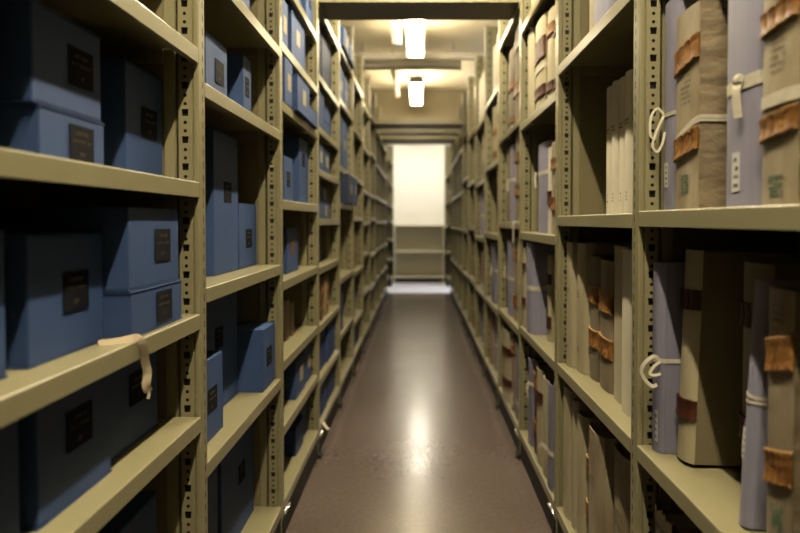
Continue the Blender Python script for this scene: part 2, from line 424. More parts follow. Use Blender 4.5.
def volume(s, k, si, y0, y1, lat, h, m='cream', cover=None, feature='cream volume', bulge=.008, D=.32, bands=(), tape=(), bow=None, label=None,
           ink=(), stamp=None, name='ledger', cat='book', group='bound volumes on the ledger racks', lean=0, yaw=0, base=None, simple=False,
           pages=True, unique=False, recess=.010, band_m='leather', slope=0.0, torn=False):
    D = min(D, A + DEPTH - .008 - lat - .01)
    zb = (levels(s, k)[si] if base is None else base) + .0008 + D * math.sin(abs(lean))
    T = y1 - y0; cy = (y0 + y1) / 2
    rt = root(name, (s * lat, cy, zb), 'x', cat, group, (0, lean, yaw))
    register(rt, feature, s, k, si, cy, unique)
    V = Vol(s, T, D, h, bulge, rt); sm = M[m]; cm = M[cover] if cover else sm
    rng = random.Random(int(cy * 997) + si * 31 + k)
    th = min(.004, T * .12)
    if simple:
        pts = V.path(4, D)
        n = len(pts)
        mb = MB(); vs = [(s * u, v, 0) for u, v in pts] + [(s * u, v, h) for u, v in pts]
        mb.add(vs, [(i, (i + 1) % n, n + (i + 1) % n, n + i) for i in range(n)] + [tuple(range(n)), tuple(reversed(range(n, 2 * n)))])
        mb.build('cover', sm, rt)
    else:
        n = 12
        outer = V.path(n); inner = [(u + th, v * (1 - 2 * th / T)) for u, v in outer]
        # spine: curved shell closed at head and tail, edge joined to the boards
        mb = MB(); pl = outer + inner[::-1]; q = len(pl)
        hs = [h - (rng.random() * .004 if torn else 0) for _ in pl]
        rowsz = 5
        mb.add([(s * u, v, 0) for u, v in pl] + [(s * u, v, hh) for (u, v), hh in zip(pl, hs)],
               [(i, (i + 1) % q, q + (i + 1) % q, q + i) for i in range(q)] +
               [(i, i + 1, q - 2 - i, q - 1 - i) for i in range(n)] + [(q + q - 1 - i, q + q - 2 - i, q + i + 1, q + i) for i in range(n)])
        sp = mb.build('spine', sm, rt, smooth=True)
        ue = outer[0][0] + .0006
        for sg in (-1, 1):
            MB().box(s * ue, s * D, sg * T / 2, sg * (T / 2 - th), 0, h).build('cover_board', cm, rt, .001)
        if pages:
            MB().box(s * (max(bulge, 0) + th + .002), s * (D - .008), -T / 2 + th + .0006, T / 2 - th - .0006, .004, h - recess).build('page_block', M['paper'], rt)
    if torn:
        pts = V.path(18, .02); sp = []
        for i, p in enumerate(pts): sp.append(h + .004 + rng.random() * .022)
        rows = [[(s * (u - .001), v, h - .02) for u, v in pts], [(s * (u - .001), v, z) for (u, v), z in zip(pts, sp)], [(s * (u + .0015), v, z - .001) for (u, v), z in zip(pts, sp)], [(s * (u + .0015), v, h - .02) for u, v in pts]]
        MB().grid(rows).build('torn_wrapper', M['cream'], rt)
    for bd in bands:
        zc, hh = bd[0] * h, bd[1]; bm_ = M[bd[2]] if len(bd) > 2 else M[band_m]
        lb = V.wrap('leather_band', bm_, V.path(24 if not simple else 6), zc - hh / 2, zc + hh / 2, .0006, .0022, slope, 0 if simple else 4, 0 if simple else .0009, rows=5 if not simple else 2, curl=0 if simple else .0025)
        if not simple and bm_ is M['leather'] and k <= 2:
            for e in (-1, 1):
                V.wrap('worn_edge', M['edge'], V.path(24), zc + e * hh / 2 - .0025, zc + e * hh / 2 + .0025, .0010, .0052, slope, 0, .0012, rows=2, parent=lb)
    for tp in tape:
        zc = tp[0] * h; hw = tp[1] / 2; sl = tp[2] if len(tp) > 2 else 0
        V.wrap('tape', M['tape'], V.path(10 if not simple else 3, D * .9), zc - hw, zc + hw, .0032 if bands else .0008, .0010, sl, rows=2)
    if ink:
        for (zc, hz, fr, mm) in ink:
            g = MB(); x = -s * .0002; 
            for r_ in range(max(1, int(hz / .012))):
                zz = zc * h + hz / 2 - r_ * .012
                glyphs(g, x, s, -T * fr / 2 + rng.uniform(-.002, .002), T * fr / 2, zz - .0065, zz, rng)
            g.build('handwriting', M[mm], rt)
    if stamp:
        zc, ws, hs_ = stamp; g = MB(); x = -s * .0004
        for r_ in range(6):
            a = -ws / 2
            while a < ws / 2 - .003:
                b = a + rng.uniform(.003, .009)
                if rng.random() < .78: g.box(x, x - s * .0004, a, min(b, ws / 2), zc * h - hs_ / 2 + r_ * hs_ / 6, zc * h - hs_ / 2 + (r_ + .72) * hs_ / 6)
                a = b + .001
        g.build('ink_stamp', M['green'], rt)
    if label:
        zc, lw, lh, v = label; x = -s * .0004 + s * V.front(v)
        l = MB().box(x, x - s * .0008, v - lw / 2, v + lw / 2, zc * h - lh / 2, zc * h + lh / 2).build('label', M['wlabel'], rt)
        g = MB()
        for r_ in range(4): glyphs(g, x - s * .0008, s, v - lw * .3, v + lw * .3, zc * h - lh * .4 + r_ * lh * .22, zc * h - lh * .4 + r_ * lh * .22 + lh * .10, rng)
        g.build('lettering', M['ink'], l)
    if bow:
        for pts, wd, nrm in bow: ribbon('tape_tie', rt, [(s * p[0], p[1], p[2]) for p in pts], wd, (s * nrm[0], nrm[1], nrm[2]), M['tape'])
    return rt

def smooth_pts(pts, n=6):
    P = [Vector(p) for p in pts]; out = []
    for i in range(len(P) - 1):
        a = P[max(0, i - 1)]; b = P[i]; c = P[i + 1]; d = P[min(len(P) - 1, i + 2)]
        for j in range(n):
            t = j / n
            out.append(.5 * ((2 * b) + (c - a) * t + (2 * a - 5 * b + 4 * c - d) * t * t + (3 * b - a - 3 * c + d) * t ** 3))
    out.append(P[-1]); return out
def ribbon(name, parent, pts, width, normal, m, thick=.0012, twist=0.0):
    P = smooth_pts(pts); N = Vector(normal).normalized(); n = len(P)
    ring_ = []
    for i, p in enumerate(P):
        t = (P[min(n - 1, i + 1)] - P[max(0, i - 1)]).normalized()
        nn = (N - t * N.dot(t))
        nn = nn.normalized() if nn.length > 1e-3 else t.orthogonal().normalized()
        if twist: nn = Matrix.Rotation(twist * i / (n - 1), 3, t) @ nn
        wv = t.cross(nn).normalized()
        ring_.append([p + wv * width / 2 + nn * thick / 2, p - wv * width / 2 + nn * thick / 2, p - wv * width / 2 - nn * thick / 2, p + wv * width / 2 - nn * thick / 2])
    mb = MB(); vs = [tuple(v) for r in ring_ for v in r]
    fs = [(i * 4 + j, i * 4 + (j + 1) % 4, (i + 1) * 4 + (j + 1) % 4, (i + 1) * 4 + j) for i in range(n - 1) for j in range(4)]
    fs += [(0, 1, 2, 3), tuple(4 * (n - 1) + j for j in (3, 2, 1, 0))]
    mb.add(vs, fs)
    return mb.build(name, m, parent)

# ================================================================== LEFT: boxes
L_ = -1
# bay 1
abox(L_, 1, 1, .95, 1.33, .66, .20, feature='dark blue archive box in shade', lab=None)
abox(L_, 1, 1, 1.36, 1.632, .66, .206, feature='dark blue archive box in shade', lab=None)
abox(L_, 1, 2, 0.80, 1.04, .64, .22, feature='partly cropped shaded blue box', lab=None)
abox(L_, 1, 2, 1.074, 1.338, .635, .215, feature='shaded blue labelled box', lv=.02, lz=.62)
abox(L_, 1, 2, 1.375, 1.637, .659, .215, feature='shaded blue box beneath tape', lv=.05, lz=.6)
abox(L_, 1, 3, 0.78, 1.015, .643, .23, feature='partly cropped blue box', lab=None)
abox(L_, 1, 3, 1.066, 1.329, .643, .22, feature='square blue box', lv=.08, lz=.52)
abox(L_, 1, 3, 1.325 + .012, 1.630, .593, .097, feature='shallow blue box under taller box', lv=.10, lz=.5, unique=True)
abox(L_, 1, 3, 1.337, 1.622, .597, .174, feature='blue box stacked on shallow box', lv=.13, lz=.52, base=1.115 + .0985, unique=True)
abox(L_, 1, 4, 0.80, 1.00, .645, .26, feature='partly cropped blue box', lab=None)
abox(L_, 1, 4, 1.113, 1.350, .648, .097, feature='flat blue box under bigger box', lv=.10, lz=.45, unique=True)
abox(L_, 1, 4, 1.098, 1.342, .650, .174, feature='blue box atop flat box', lv=.16, lz=.52, base=1.462 + .0985, unique=True)
abox(L_, 1, 4, 1.485, 1.705, .667, .264, feature='upright blue box beside perforated post', lv=.1, lz=.52, unique=True)
# cream tape lying on the third level and hanging over the lip
t = root('cotton_tape', (-.60, 1.31, 1.116), 'cream cotton tape lying on shelf and hanging over its lip, beside square blue box', 'tape')
ribbon('tape_strip', t, [(-.03, -.035, .002), (0, -.012, .003), (.015, .010, .0045), (.0245, .018, .0045), (.0295, .024, -.006), (.0300, .032, -.022), (.0275, .045, -.05), (.029, .052, -.075), (.028, .048, -.10), (.030, .055, -.115)], .017, (.6, -.6, .6), M['tape_y'], twist=.6)
ribbon('tape_end', t, [(.030, .055, -.113), (.031, .054, -.122), (.030, .051, -.13)], .006, (.6, -.6, .2), M['tape_y'])
# bay 2
abox(L_, 2, 0, 1.82, 2.20, .686, .44, 'up', 'tall dark blue box in shade', lab='label')
abox(L_, 2, 0, 2.235, 2.675, .686, .44, 'up', 'tall dark blue box in shade', lab='label')
abox(L_, 2, 1, 1.80, 2.066, .627, .247, 'up', 'short blue box standing forward', lv=.12, lz=.48)
abox(L_, 2, 1, 2.10, 2.478, .694, .425, 'up', 'tall blue box standing back', lv=-.1, lz=.6)
abox(L_, 2, 1, 2.492, 2.698, .600, .24, 'up', 'blue box with pale top edge', lv=.0, lz=.5)
abox(L_, 2, 2, 2.13, 2.42, .672, .485, 'up', 'tall blue box with dark label', lv=.05, lz=.58)
abox(L_, 2, 2, 2.424, 2.69, .672, .25, 'up', 'shorter blue box by taller one', lv=.05, lz=.45)
abox(L_, 2, 3, 1.965, 2.19, .64, .20, feature='blue box with gilt lettering', lv=.1, lz=.5)
abox(L_, 2, 3, 2.38, 2.49, .64, .232, 'up', 'narrow blue upright box')
abox(L_, 2, 4, 2.27, 2.42, .625, .30, 'up', 'pale blue upright box', lab='rlabel')
# bay 3
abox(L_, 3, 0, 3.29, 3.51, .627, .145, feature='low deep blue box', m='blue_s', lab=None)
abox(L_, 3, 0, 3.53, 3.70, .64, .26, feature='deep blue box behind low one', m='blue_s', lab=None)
abox(L_, 3, 1, 3.18, 3.44, .605, .185, feature='blue box with pale label', lab='plabel')
abox(L_, 3, 1, 3.46, 3.70, .610, .20, feature='blue box with pale label', lab='plabel')
abox(L_, 3, 2, 2.84, 3.12, .68, .21, feature='dark blue box in shade', m='blue_s', lab=None)
abox(L_, 3, 3, 3.117, 3.39, .632, .222, 'up', 'blue box with reddish label', lab='rlabel', lv=0, lz=.55)
abox(L_, 3, 4, 3.0, 3.21, .622, .213, 'up', 'blue box with dark label', lv=0, lz=.5)
abox(L_, 3, 4, 3.385, 3.64, .622, .345, 'up', 'tall blue box with dark label', lv=0, lz=.68)
abox(L_, 3, 5, 2.80, 2.97, .575, .20, 'up', 'blue box with round pale label', lab='plabel')
abox(L_, 3, 5, 3.0, 3.33, .556, .168, feature='blue box jutting over shelf lip', lab='plabel', lv=.02)
abox(L_, 3, 5, 3.345, 3.62, .560, .085, feature='small blue box over shelf lip', lab=None)
abox(L_, 3, 6, 2.84, 3.0, .60, .225, 'up', 'blue box with cream label', lab='plabel')
abox(L_, 3, 6, 3.07, 3.43, .598, .25, 'up', 'blue box with square cream label', lab='plabel', lv=-.02, lz=.56)
abox(L_, 3, 7, 3.25, 3.44, .62, .28, 'up', 'blue box in shade', lab=None)
abox(L_, 3, 7, 3.48, 3.69, .60, .28, 'up', 'pale blue upright box', lab='label')
# bay 4
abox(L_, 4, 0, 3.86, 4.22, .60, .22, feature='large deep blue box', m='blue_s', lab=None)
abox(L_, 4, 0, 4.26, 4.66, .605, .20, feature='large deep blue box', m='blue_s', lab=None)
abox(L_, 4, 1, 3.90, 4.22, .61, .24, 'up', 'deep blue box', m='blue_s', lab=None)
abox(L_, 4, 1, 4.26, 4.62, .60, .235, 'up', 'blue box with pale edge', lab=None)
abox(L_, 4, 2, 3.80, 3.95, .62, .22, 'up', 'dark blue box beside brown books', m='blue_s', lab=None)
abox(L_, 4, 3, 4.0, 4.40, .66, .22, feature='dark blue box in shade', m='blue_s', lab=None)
abox(L_, 4, 4, 3.90, 4.42, .60, .10, feature='flat blue box with grey label', lab='plabel', unique=True)
abox(L_, 4, 4, 4.10, 4.52, .63, .11, feature='blue box stacked on flat box', lab='plabel', base=1.375 + .1015, unique=True)
abox(L_, 4, 5, 3.84, 4.12, .60, .17, feature='blue box', lab='plabel')
abox(L_, 4, 5, 4.16, 4.42, .605, .16, feature='blue box with pale label', lab='plabel')
abox(L_, 4, 6, 3.86, 4.13, .60, .235, 'up', 'tall blue box', lab=None)
abox(L_, 4, 6, 4.17, 4.56, .61, .10, feature='flat blue box under another', lab=None, unique=True)
abox(L_, 4, 6, 4.19, 4.54, .615, .12, feature='blue box stacked on another', lab=None, base=1.91 + .1015, unique=True)
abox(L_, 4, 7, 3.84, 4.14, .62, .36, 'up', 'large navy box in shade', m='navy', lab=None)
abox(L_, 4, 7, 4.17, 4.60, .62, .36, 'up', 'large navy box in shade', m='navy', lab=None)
# brown books, bay 4
y = 3.98
for i in range(6):
    T = (.055, .07, .05, .06, .075, .05)[i]
    volume(L_, 4, 2, y, y + T, .598 + .004 * (i % 3), (.245, .26, .235, .25, .26, .24)[i], ('brown', 'leather', 'brown', 'tan', 'leather', 'brown')[i], feature=('dark brown', 'orange brown', 'brown', 'tan', 'tawny', 'dark brown')[i] + ' calf book', bulge=.008, D=.2, name='calf_book', group='brown calf books beside blue boxes', bands=((.3, .012, 'edge'), (.7, .012, 'edge')), simple=True)
    y += T + .006
# bay 3 tan volumes beside dark box
volume(L_, 3, 2, 3.22, 3.33, .66, .20, 'tan', feature='tan volume beside dark box', D=.2, group='tan volumes beside blue boxes')
volume(L_, 3, 2, 3.36, 3.45, .66, .17, 'tan', feature='low tan volume', D=.2, group='tan volumes beside blue boxes')
# bay 5
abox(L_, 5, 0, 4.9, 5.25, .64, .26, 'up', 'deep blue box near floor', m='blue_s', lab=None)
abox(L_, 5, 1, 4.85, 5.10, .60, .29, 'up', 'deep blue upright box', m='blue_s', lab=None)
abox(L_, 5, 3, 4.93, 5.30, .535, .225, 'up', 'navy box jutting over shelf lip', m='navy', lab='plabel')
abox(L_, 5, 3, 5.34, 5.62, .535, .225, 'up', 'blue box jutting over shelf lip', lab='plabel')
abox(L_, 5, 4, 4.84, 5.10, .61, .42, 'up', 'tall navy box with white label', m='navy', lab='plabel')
abox(L_, 5, 4, 5.14, 5.55, .61, .42, 'up', 'tall blue box with white label', lab='plabel')
abox(L_, 5, 5, 4.86, 5.20, .60, .27, 'up', 'blue box under white shelf lip', lab='plabel')
abox(L_, 5, 5, 5.24, 5.56, .60, .26, 'up', 'blue box under white shelf lip', lab='plabel')
abox(L_, 5, 6, 4.86, 5.22, .555, .15, feature='brightly lit blue box', lab='plabel')
abox(L_, 5, 6, 5.25, 5.60, .552, .14, feature='brightly lit blue box', lab='plabel')
# bay 6 onward, too small to read singly
abox(L_, 6, 0, 5.9, 6.2, .61, .20, feature='deep blue box near floor', m='blue_s', lab=None, detail=False)
abox(L_, 6, 0, 6.24, 6.6, .61, .20, feature='deep blue box near floor', m='blue_s', lab=None, detail=False)
abox(L_, 6, 1, 5.86, 6.2, .61, .22, feature='blue box', lab=None, detail=False)
COLN = {'tan': 'tan', 'pink': 'faded pink', 'cream': 'cream', 'grey': 'grey', 'vellum': 'stained beige', 'lav': 'lavender', 'drab': 'drab', 'white': 'white', 'vellum2': 'soiled brown', 'brown': 'brown'}
def fill(s, k, si, pal, n, lat0, group, hmax=None):
    lv = levels(s, k); room = (lv[si + 1] if si + 1 < len(lv) else H) - lv[si] - LIP
    y = YU(k - 1) + R.uniform(.05, .16)
    for i in range(n):
        T = R.uniform(.055, .14); 
        if y + T > YU(k) - .08: break
        c = R.choice(pal); h = min(room * R.uniform(.72, .93), .5)
        if c == 'lav': nm = 'slipcase'
        else: nm = 'ledger'
        bd = ()
        if c in ('cream', 'tan', 'vellum', 'grey') and R.random() < .6 and s > 0: bd = ((.28, .04), (.74, .04))
        tp = ((R.uniform(.35, .6), .018),) if R.random() < .35 and s > 0 else ()
        volume(s, k, si, y, y + T, lat0 + R.uniform(0, .04), h, c, feature=f'{COLN[c]} {"case" if c == "lav" else "volume"}' + (' with leather bands' if bd else '') + (' tied with tape' if tp and not bd else ''), simple=True, bands=bd, tape=tp, name=nm, cat='book' if c != 'lav' else 'folder case', group=group)
        y += T + (R.uniform(.004, .02) if R.random() < .8 else R.uniform(.08, .25))
gl = 'volumes on far box racks'
for k in range(6, 12):
    for si in range(len(levels(-1, k)) - 1):
        if (k, si) in ((6, 0), (6, 1)): continue
        if k >= 9 and si % 2: continue
        fill(-1, k, si, ['tan', 'pink', 'drab', 'cream', 'grey'] if si < 5 else ['white', 'cream', 'tan'], 4 if k < 9 else 3, .615, gl)

# ================================================================== RIGHT: ledgers
R_ = 1
gR = 'bound volumes on the ledger racks'
def knot(v, z, n=1.0):        # hanging tape knot on a spine
    return [([(-.004, v - .012, z + .006), (-.012, v - .004, z + .012), (-.014, v + .004, z + .004), (-.006, v + .008, z - .004)], .012, (-1, -.3, .3)),
            ([(-.006, v, z + .004), (-.013, v - .002, z - .012), (-.012, v - .004, z - .04), (-.010, v - .006, z - .065)], .017, (-1, -.6, 0)),
            ([(-.006, v + .004, z + .002), (-.011, v + .006, z - .015), (-.009, v + .008, z - .05)], .014, (-1, .3, 0))]
# bay 1, second level up from the eye: shelf 1.386
volume(R_, 1, 2, 1.598, 1.690, .628, .525, 'lav', feature='thin lavender case behind thick ledger', bulge=.01, D=.3, tape=((.46, .010),), label=(.17, .022, .062, .012), name='slipcase', cat='folder case', unique=True,
       bow=[([(.0, .03, .245), (-.016, .034, .262), (-.032, .034, .240), (-.034, .032, .195), (-.022, .03, .185), (-.010, .028, .215), (-.002, .028, .24)], .006, (-.3, -1, .2)),
            ([(-.002, .026, .242), (-.016, .024, .215), (-.032, .022, .168), (-.020, .02, .150), (-.008, .018, .172), (-.002, .02, .20)], .006, (-.3, -1, .2))])
volume(R_, 1, 2, 1.452, 1.583, .618, .462, 'vellum', 'canvas', 'thick beige ledger with tawny bands', bulge=.006, D=.33, bands=((.77, .050), (.325, .046)), slope=-.16, tape=((.40, .008, -.32), (.385, .006, -.30)),
       ink=((.60, .09, .4, 'ink_f'),), stamp=(.13, .04, .045), unique=True, recess=.014)
volume(R_, 1, 2, 1.162, 1.318, .610, .56, 'lav', feature='wide lavender case tied with tape', bulge=.014, D=.33, tape=((.415, .024, -.02),), label=(.12, .030, .075, .015), bow=knot(-.006, .232), name='slipcase', cat='folder case', unique=True)
volume(R_, 1, 2, 1.045, 1.157, .602, .55, 'vellum', 'canvas', 'beige ledger with orange bands', bulge=.008, D=.33, bands=((.578, .036), (.247, .036)), slope=-.12, tape=((.325, .022, -.03),), ink=((.44, .07, .4, 'ink_f'),), stamp=(.06, .045, .038), unique=True)
# shelf .767
volume(R_, 1, 1, 1.642, 1.704, .606, .487, 'lav_d', feature='slate lavender case tied with bow', bulge=.022, D=.3, tape=((.485, .011, -.03),), label=(.14, .022, .08, -.014), name='slipcase', cat='folder case', unique=True,
       bow=[([(.004, -.031, .238), (-.012, -.034, .250), (-.034, -.036, .236), (-.044, -.036, .214), (-.034, -.038, .190), (-.018, -.040, .176), (-.006, -.040, .180)], .009, (-.1, -1, .45)),
            ([(.004, -.033, .236), (-.012, -.037, .226), (-.024, -.04, .208), (-.012, -.042, .204), (.002, -.042, .208)], .007, (-.1, -1, .5))])
volume(R_, 1, 1, 1.543, 1.632, .640, .512, 'cream', 'drab', 'tall beige ledger with dark straps', bulge=.022, D=.30, bands=((.764, .048, 'leather_d'), (.25, .045, 'leather_d')), unique=True, slope=-.05, lean=.035)
volume(R_, 1, 1, 1.29, 1.41, .695, .505, 'vellum2', 'drab', 'shaded ledger standing back with dark straps', bulge=.012, D=.28, bands=((.78, .05, 'leather_d'), (.30, .05, 'leather_d')), unique=True)
volume(R_, 1, 1, 1.228, 1.268, .622, .475, 'lav', feature='slim lavender roll case with white cord', bulge=.019, D=.10, tape=((.53, .006, .1), (.505, .006, -.05)), label=(.33, .010, .06, .008), name='slipcase', cat='folder case', lean=.055, unique=True)
volume(R_, 1, 1, 1.090, 1.172, .627, .474, 'vellum2', 'canvas', 'scorched ledger with torn orange bands', bulge=.006, D=.33, bands=((.76, .055), (.34, .055)), slope=-.25, ink=((.90, .04, .5, 'ink_f'),), stamp=(.16, .035, .05), unique=True)
# bottom shelf
volume(R_, 1, 0, 1.555, 1.665, .605, .455, 'grey', 'brown', 'ledger with torn ragged paper top', bulge=.006, D=.3, torn=True, unique=True)
volume(R_, 1, 0, 1.36, 1.50, .64, .44, 'grey', 'brown', 'dark ledger in deep shade', bulge=.01, D=.3, unique=True)
# bay 2
volume(R_, 2, 3, 2.19, 2.43, .635, .50, 'lav', feature='lavender case cut by picture top', bulge=.02, D=.3, name='slipcase', cat='folder case', unique=True)
volume(R_, 2, 3, 2.44, 2.52, .65, .48, 'cream', feature='cream volume by lavender case', unique=True)
y = 2.435
for i in range(6):
    T = (.075, .072, .070, .076, .07, .07)[i]
    volume(R_, 2, 2, y - T, y, .69 + (.003, 0, .004, 0, .003, 0)[i], (.468, .472, .47, .474, .47, .47)[i], 'white', feature=('plain white volume at row end', 'white volume', 'white volume', 'white volume', 'white volume', 'white volume by post')[i], bulge=.012, D=.26, ink=((.64, .03, .5, 'ink_f'), (.12, .04, .2, 'ink_f')), group='matching white volumes beside open space')
    y -= T + .003
volume(R_, 2, 1, 2.612, 2.70, .607, .505, 'cream', feature='cream volume by post', bulge=.012, ink=((.60, .03, .4, 'ink_f'), (.15, .02, .4, 'ink_f')))
volume(R_, 2, 1, 2.502, 2.604, .626, .505, 'cream', feature='cream volume with faint numerals', bulge=.016, ink=((.60, .04, .35, 'ink_f'), (.16, .03, .3, 'ink_f')))
volume(R_, 2, 1, 2.372, 2.488, .648, .462, 'grey', 'brown', 'worn ledger with orange bands', bulge=.016, bands=((.69, .06), (.34, .06)), slope=.05)
volume(R_, 2, 1, 2.205, 2.355, .648, .455, 'vellum2', 'brown', 'soiled ledger with orange bands', bulge=.016, bands=((.68, .062), (.34, .062)), slope=.07)
volume(R_, 2, 1, 2.055, 2.190, .650, .510, 'cream', feature='plain tall cream volume', bulge=.012)
volume(R_, 2, 1, 1.935, 2.045, .632, .505, 'white', feature='pale volume behind post edge', bulge=.012)
volume(R_, 2, 0, 2.575, 2.69, .592, .525, 'cream', feature='limp cream volume with curled top', bulge=.018, recess=.03)
volume(R_, 2, 0, 2.495, 2.565, .600, .50, 'cream', feature='slim limp cream volume', bulge=.02, recess=.03)
volume(R_, 2, 0, 2.375, 2.485, .598, .475, 'cream', feature='rolled cream volume with open top', bulge=.03, recess=.04)
volume(R_, 2, 0, 2.30, 2.365, .612, .45, 'grey', feature='slim grey volume with orange bands', bulge=.014, bands=((.72, .045), (.36, .045)), recess=.03)
volume(R_, 2, 0, 2.105, 2.285, .588, .490, 'vellum', feature='broad parchment volume with handwriting', bulge=.022, recess=.035, ink=((.64, .04, .35, 'ink_f'),))
volume(R_, 2, 0, 1.93, 2.095, .622, .48, 'vellum', feature='broad parchment volume partly shaded', bulge=.018, recess=.03, ink=((.55, .06, .5, 'ink_f'),))
# bay 3
volume(R_, 3, 4, 3.30, 3.50, .61, .45, 'white', feature='white volume near picture top', bulge=.01)
volume(R_, 3, 4, 3.54, 3.66, .62, .42, 'cream', feature='cream volume near picture top', bulge=.01)
volume(R_, 3, 3, 3.47, 3.68, .602, .475, 'cream', feature='broad plain cream volume', bulge=.014)
volume(R_, 3, 3, 3.16, 3.43, .602, .455, 'cream', feature='broad cream volume with dark strap', bulge=.014, bands=((.66, .10, 'leather_d'), (.20, .05, 'leather_d')), tape=((.45, .02),))
volume(R_, 3, 3, 2.95, 3.10, .602, .42, 'cream', feature='cream volume with red strap', bulge=.014, bands=((.78, .05, 'leather'), (.16, .04, 'leather_d')))
volume(R_, 3, 3, 2.815, 2.93, .602, .44, 'cream', feature='cream volume by near post', bulge=.014, bands=((.66, .05, 'leather_d'), (.12, .04, 'leather_d')))
volume(R_, 3, 2, 3.16, 3.49, .622, .455, 'lav', feature='lavender case tied with tape', bulge=.03, tape=((.67, .02),), bow=knot(.10, .30), name='slipcase', cat='folder case', unique=True)
volume(R_, 3, 2, 3.055, 3.145, .618, .41, 'white', feature='white volume with red foot', bulge=.01, bands=((.42, .06, 'leather_d'),), unique=True)
volume(R_, 3, 2, 2.86, 3.03, .61, .42, 'vellum', feature='beige ledger with tawny bands', bulge=.01, bands=((.76, .05), (.33, .06)), unique=True)
volume(R_, 3, 1, 3.625, 3.70, .588, .455, 'cream', feature='slim cream volume with dark studs', bulge=.01, bands=((.76, .035, 'leather_d'), (.33, .04, 'leather_d')), unique=True)
volume(R_, 3, 1, 3.42, 3.60, .584, .485, 'lav', feature='lavender case tied with cream tape', bulge=.03, D=.22, tape=((.50, .024),), name='slipcase', cat='folder case', unique=True,
       bow=[([(.06, -.094, .245), (.10, -.10, .25), (.105, -.10, .22), (.125, -.104, .19)], .02, (0, -1, .2))])
volume(R_, 3, 1, 3.20, 3.285, .645, .43, 'cream', feature='cream volume with dark strap', bulge=.01, bands=((.72, .05, 'leather_d'), (.22, .06, 'leather_d')), unique=True)
volume(R_, 3, 0, 3.42, 3.55, .592, .46, 'lav_d', feature='slate case tied with tape', bulge=.02, tape=((.72, .02),), bow=knot(-.02, .32), name='slipcase', cat='folder case')
volume(R_, 3, 0, 3.29, 3.40, .60, .48, 'leather_d', feature='dark red volume', bulge=.01, bands=((.8, .06, 'leather'), (.3, .05, 'leather')))
volume(R_, 3, 0, 3.13, 3.275, .588, .47, 'cream', feature='cream volume with round seal', bulge=.02, bands=((.72, .05, 'leather_d'),), recess=.03)
volume(R_, 3, 0, 2.985, 3.12, .588, .46, 'cream', feature='cream volume with curled top', bulge=.02, recess=.03)
volume(R_, 3, 0, 2.845, 2.965, .582, .47, 'lav_d', feature='slate case with cream bow', bulge=.02, tape=((.35, .022),), bow=[([(-.002, .02, .165), (-.02, .05, .18), (-.03, .085, .15), (-.03, .11, .12)], .02, (-1, -.4, .2))], name='slipcase', cat='folder case')
# bay 4
volume(R_, 4, 3, 4.20, 4.47, .605, .53, 'grey', feature='worn grey ledger', bulge=.02, bands=((.12, .03), (.55, .05)))
volume(R_, 4, 3, 3.86, 4.17, .600, .585, 'tan', feature='large tan ledger with orange bands', bulge=.02, bands=((.83, .07), (.36, .07)))
volume(R_, 4, 2, 4.42, 4.62, .61, .5, 'drab', feature='drab volume', bulge=.02)
volume(R_, 4, 2, 4.20, 4.40, .605, .50, 'lav', feature='lavender case with hanging tape', bulge=.02, tape=((.55, .02),), bow=knot(.06, .27), name='slipcase', cat='folder case')
volume(R_, 4, 2, 3.87, 4.17, .605, .54, 'tan', feature='tan ledger with orange bands', bulge=.02, bands=((.74, .055), (.36, .06)))
volume(R_, 4, 1, 4.24, 4.48, .60, .50, 'lav', feature='lavender case with white tape', bulge=.02, tape=((.5, .02),), bow=knot(.10, .30), name='slipcase', cat='folder case')
volume(R_, 4, 1, 4.05, 4.21, .605, .52, 'tan', feature='tan ledger with tawny bands', bulge=.02, bands=((.8, .05), (.25, .06)))
volume(R_, 4, 1, 3.84, 4.02, .60, .54, 'cream', feature='tall cream volume', bulge=.02)
volume(R_, 4, 0, 4.22, 4.58, .572, .47, 'cream', feature='cream volume with two dark studs', bulge=.05, bands=((.72, .045, 'leather_d'), (.28, .045, 'leather_d')))
volume(R_, 4, 0, 4.05, 4.19, .592, .46, 'pink', feature='faded pink volume with red band', bulge=.02, bands=((.85, .05, 'leather'),))
volume(R_, 4, 0, 3.85, 4.03, .590, .46, 'lav_d', feature='slate case with white bow', bulge=.02, tape=((.22, .024),), bow=knot(.09, .12), name='slipcase', cat='folder case')
# bay 5
volume(R_, 5, 4, 4.86, 5.14, .60, .42, 'cream', feature='broad cream volume', bulge=.02, simple=True)
volume(R_, 5, 4, 5.17, 5.40, .60, .40, 'white', feature='pale volume', bulge=.02, simple=True)
volume(R_, 5, 3, 4.84, 5.10, .60, .47, 'cream', feature='cream volume with orange bands', bulge=.02, bands=((.7, .05), (.2, .05)), simple=True)
volume(R_, 5, 3, 5.13, 5.40, .60, .45, 'cream', feature='cream volume with tawny bands', bulge=.02, bands=((.55, .05), (.15, .05)), simple=True)
volume(R_, 5, 2, 4.88, 5.12, .605, .48, 'vellum', feature='beige ledger with red bands', bulge=.02, bands=((.75, .05, 'leather_d'), (.33, .05, 'leather_d')), simple=True)
volume(R_, 5, 1, 5.14, 5.46, .595, .48, 'lav_d', feature='slate case with cream bow', bulge=.02, tape=((.55, .025),), bow=knot(-.05, .28), name='slipcase', cat='folder case', simple=True)
volume(R_, 5, 1, 4.86, 5.06, .61, .44, 'drab', feature='drab volume', bulge=.02, simple=True)
fill(1, 5, 0, ['pink', 'tan', 'lav', 'cream'], 6, .60, gR)
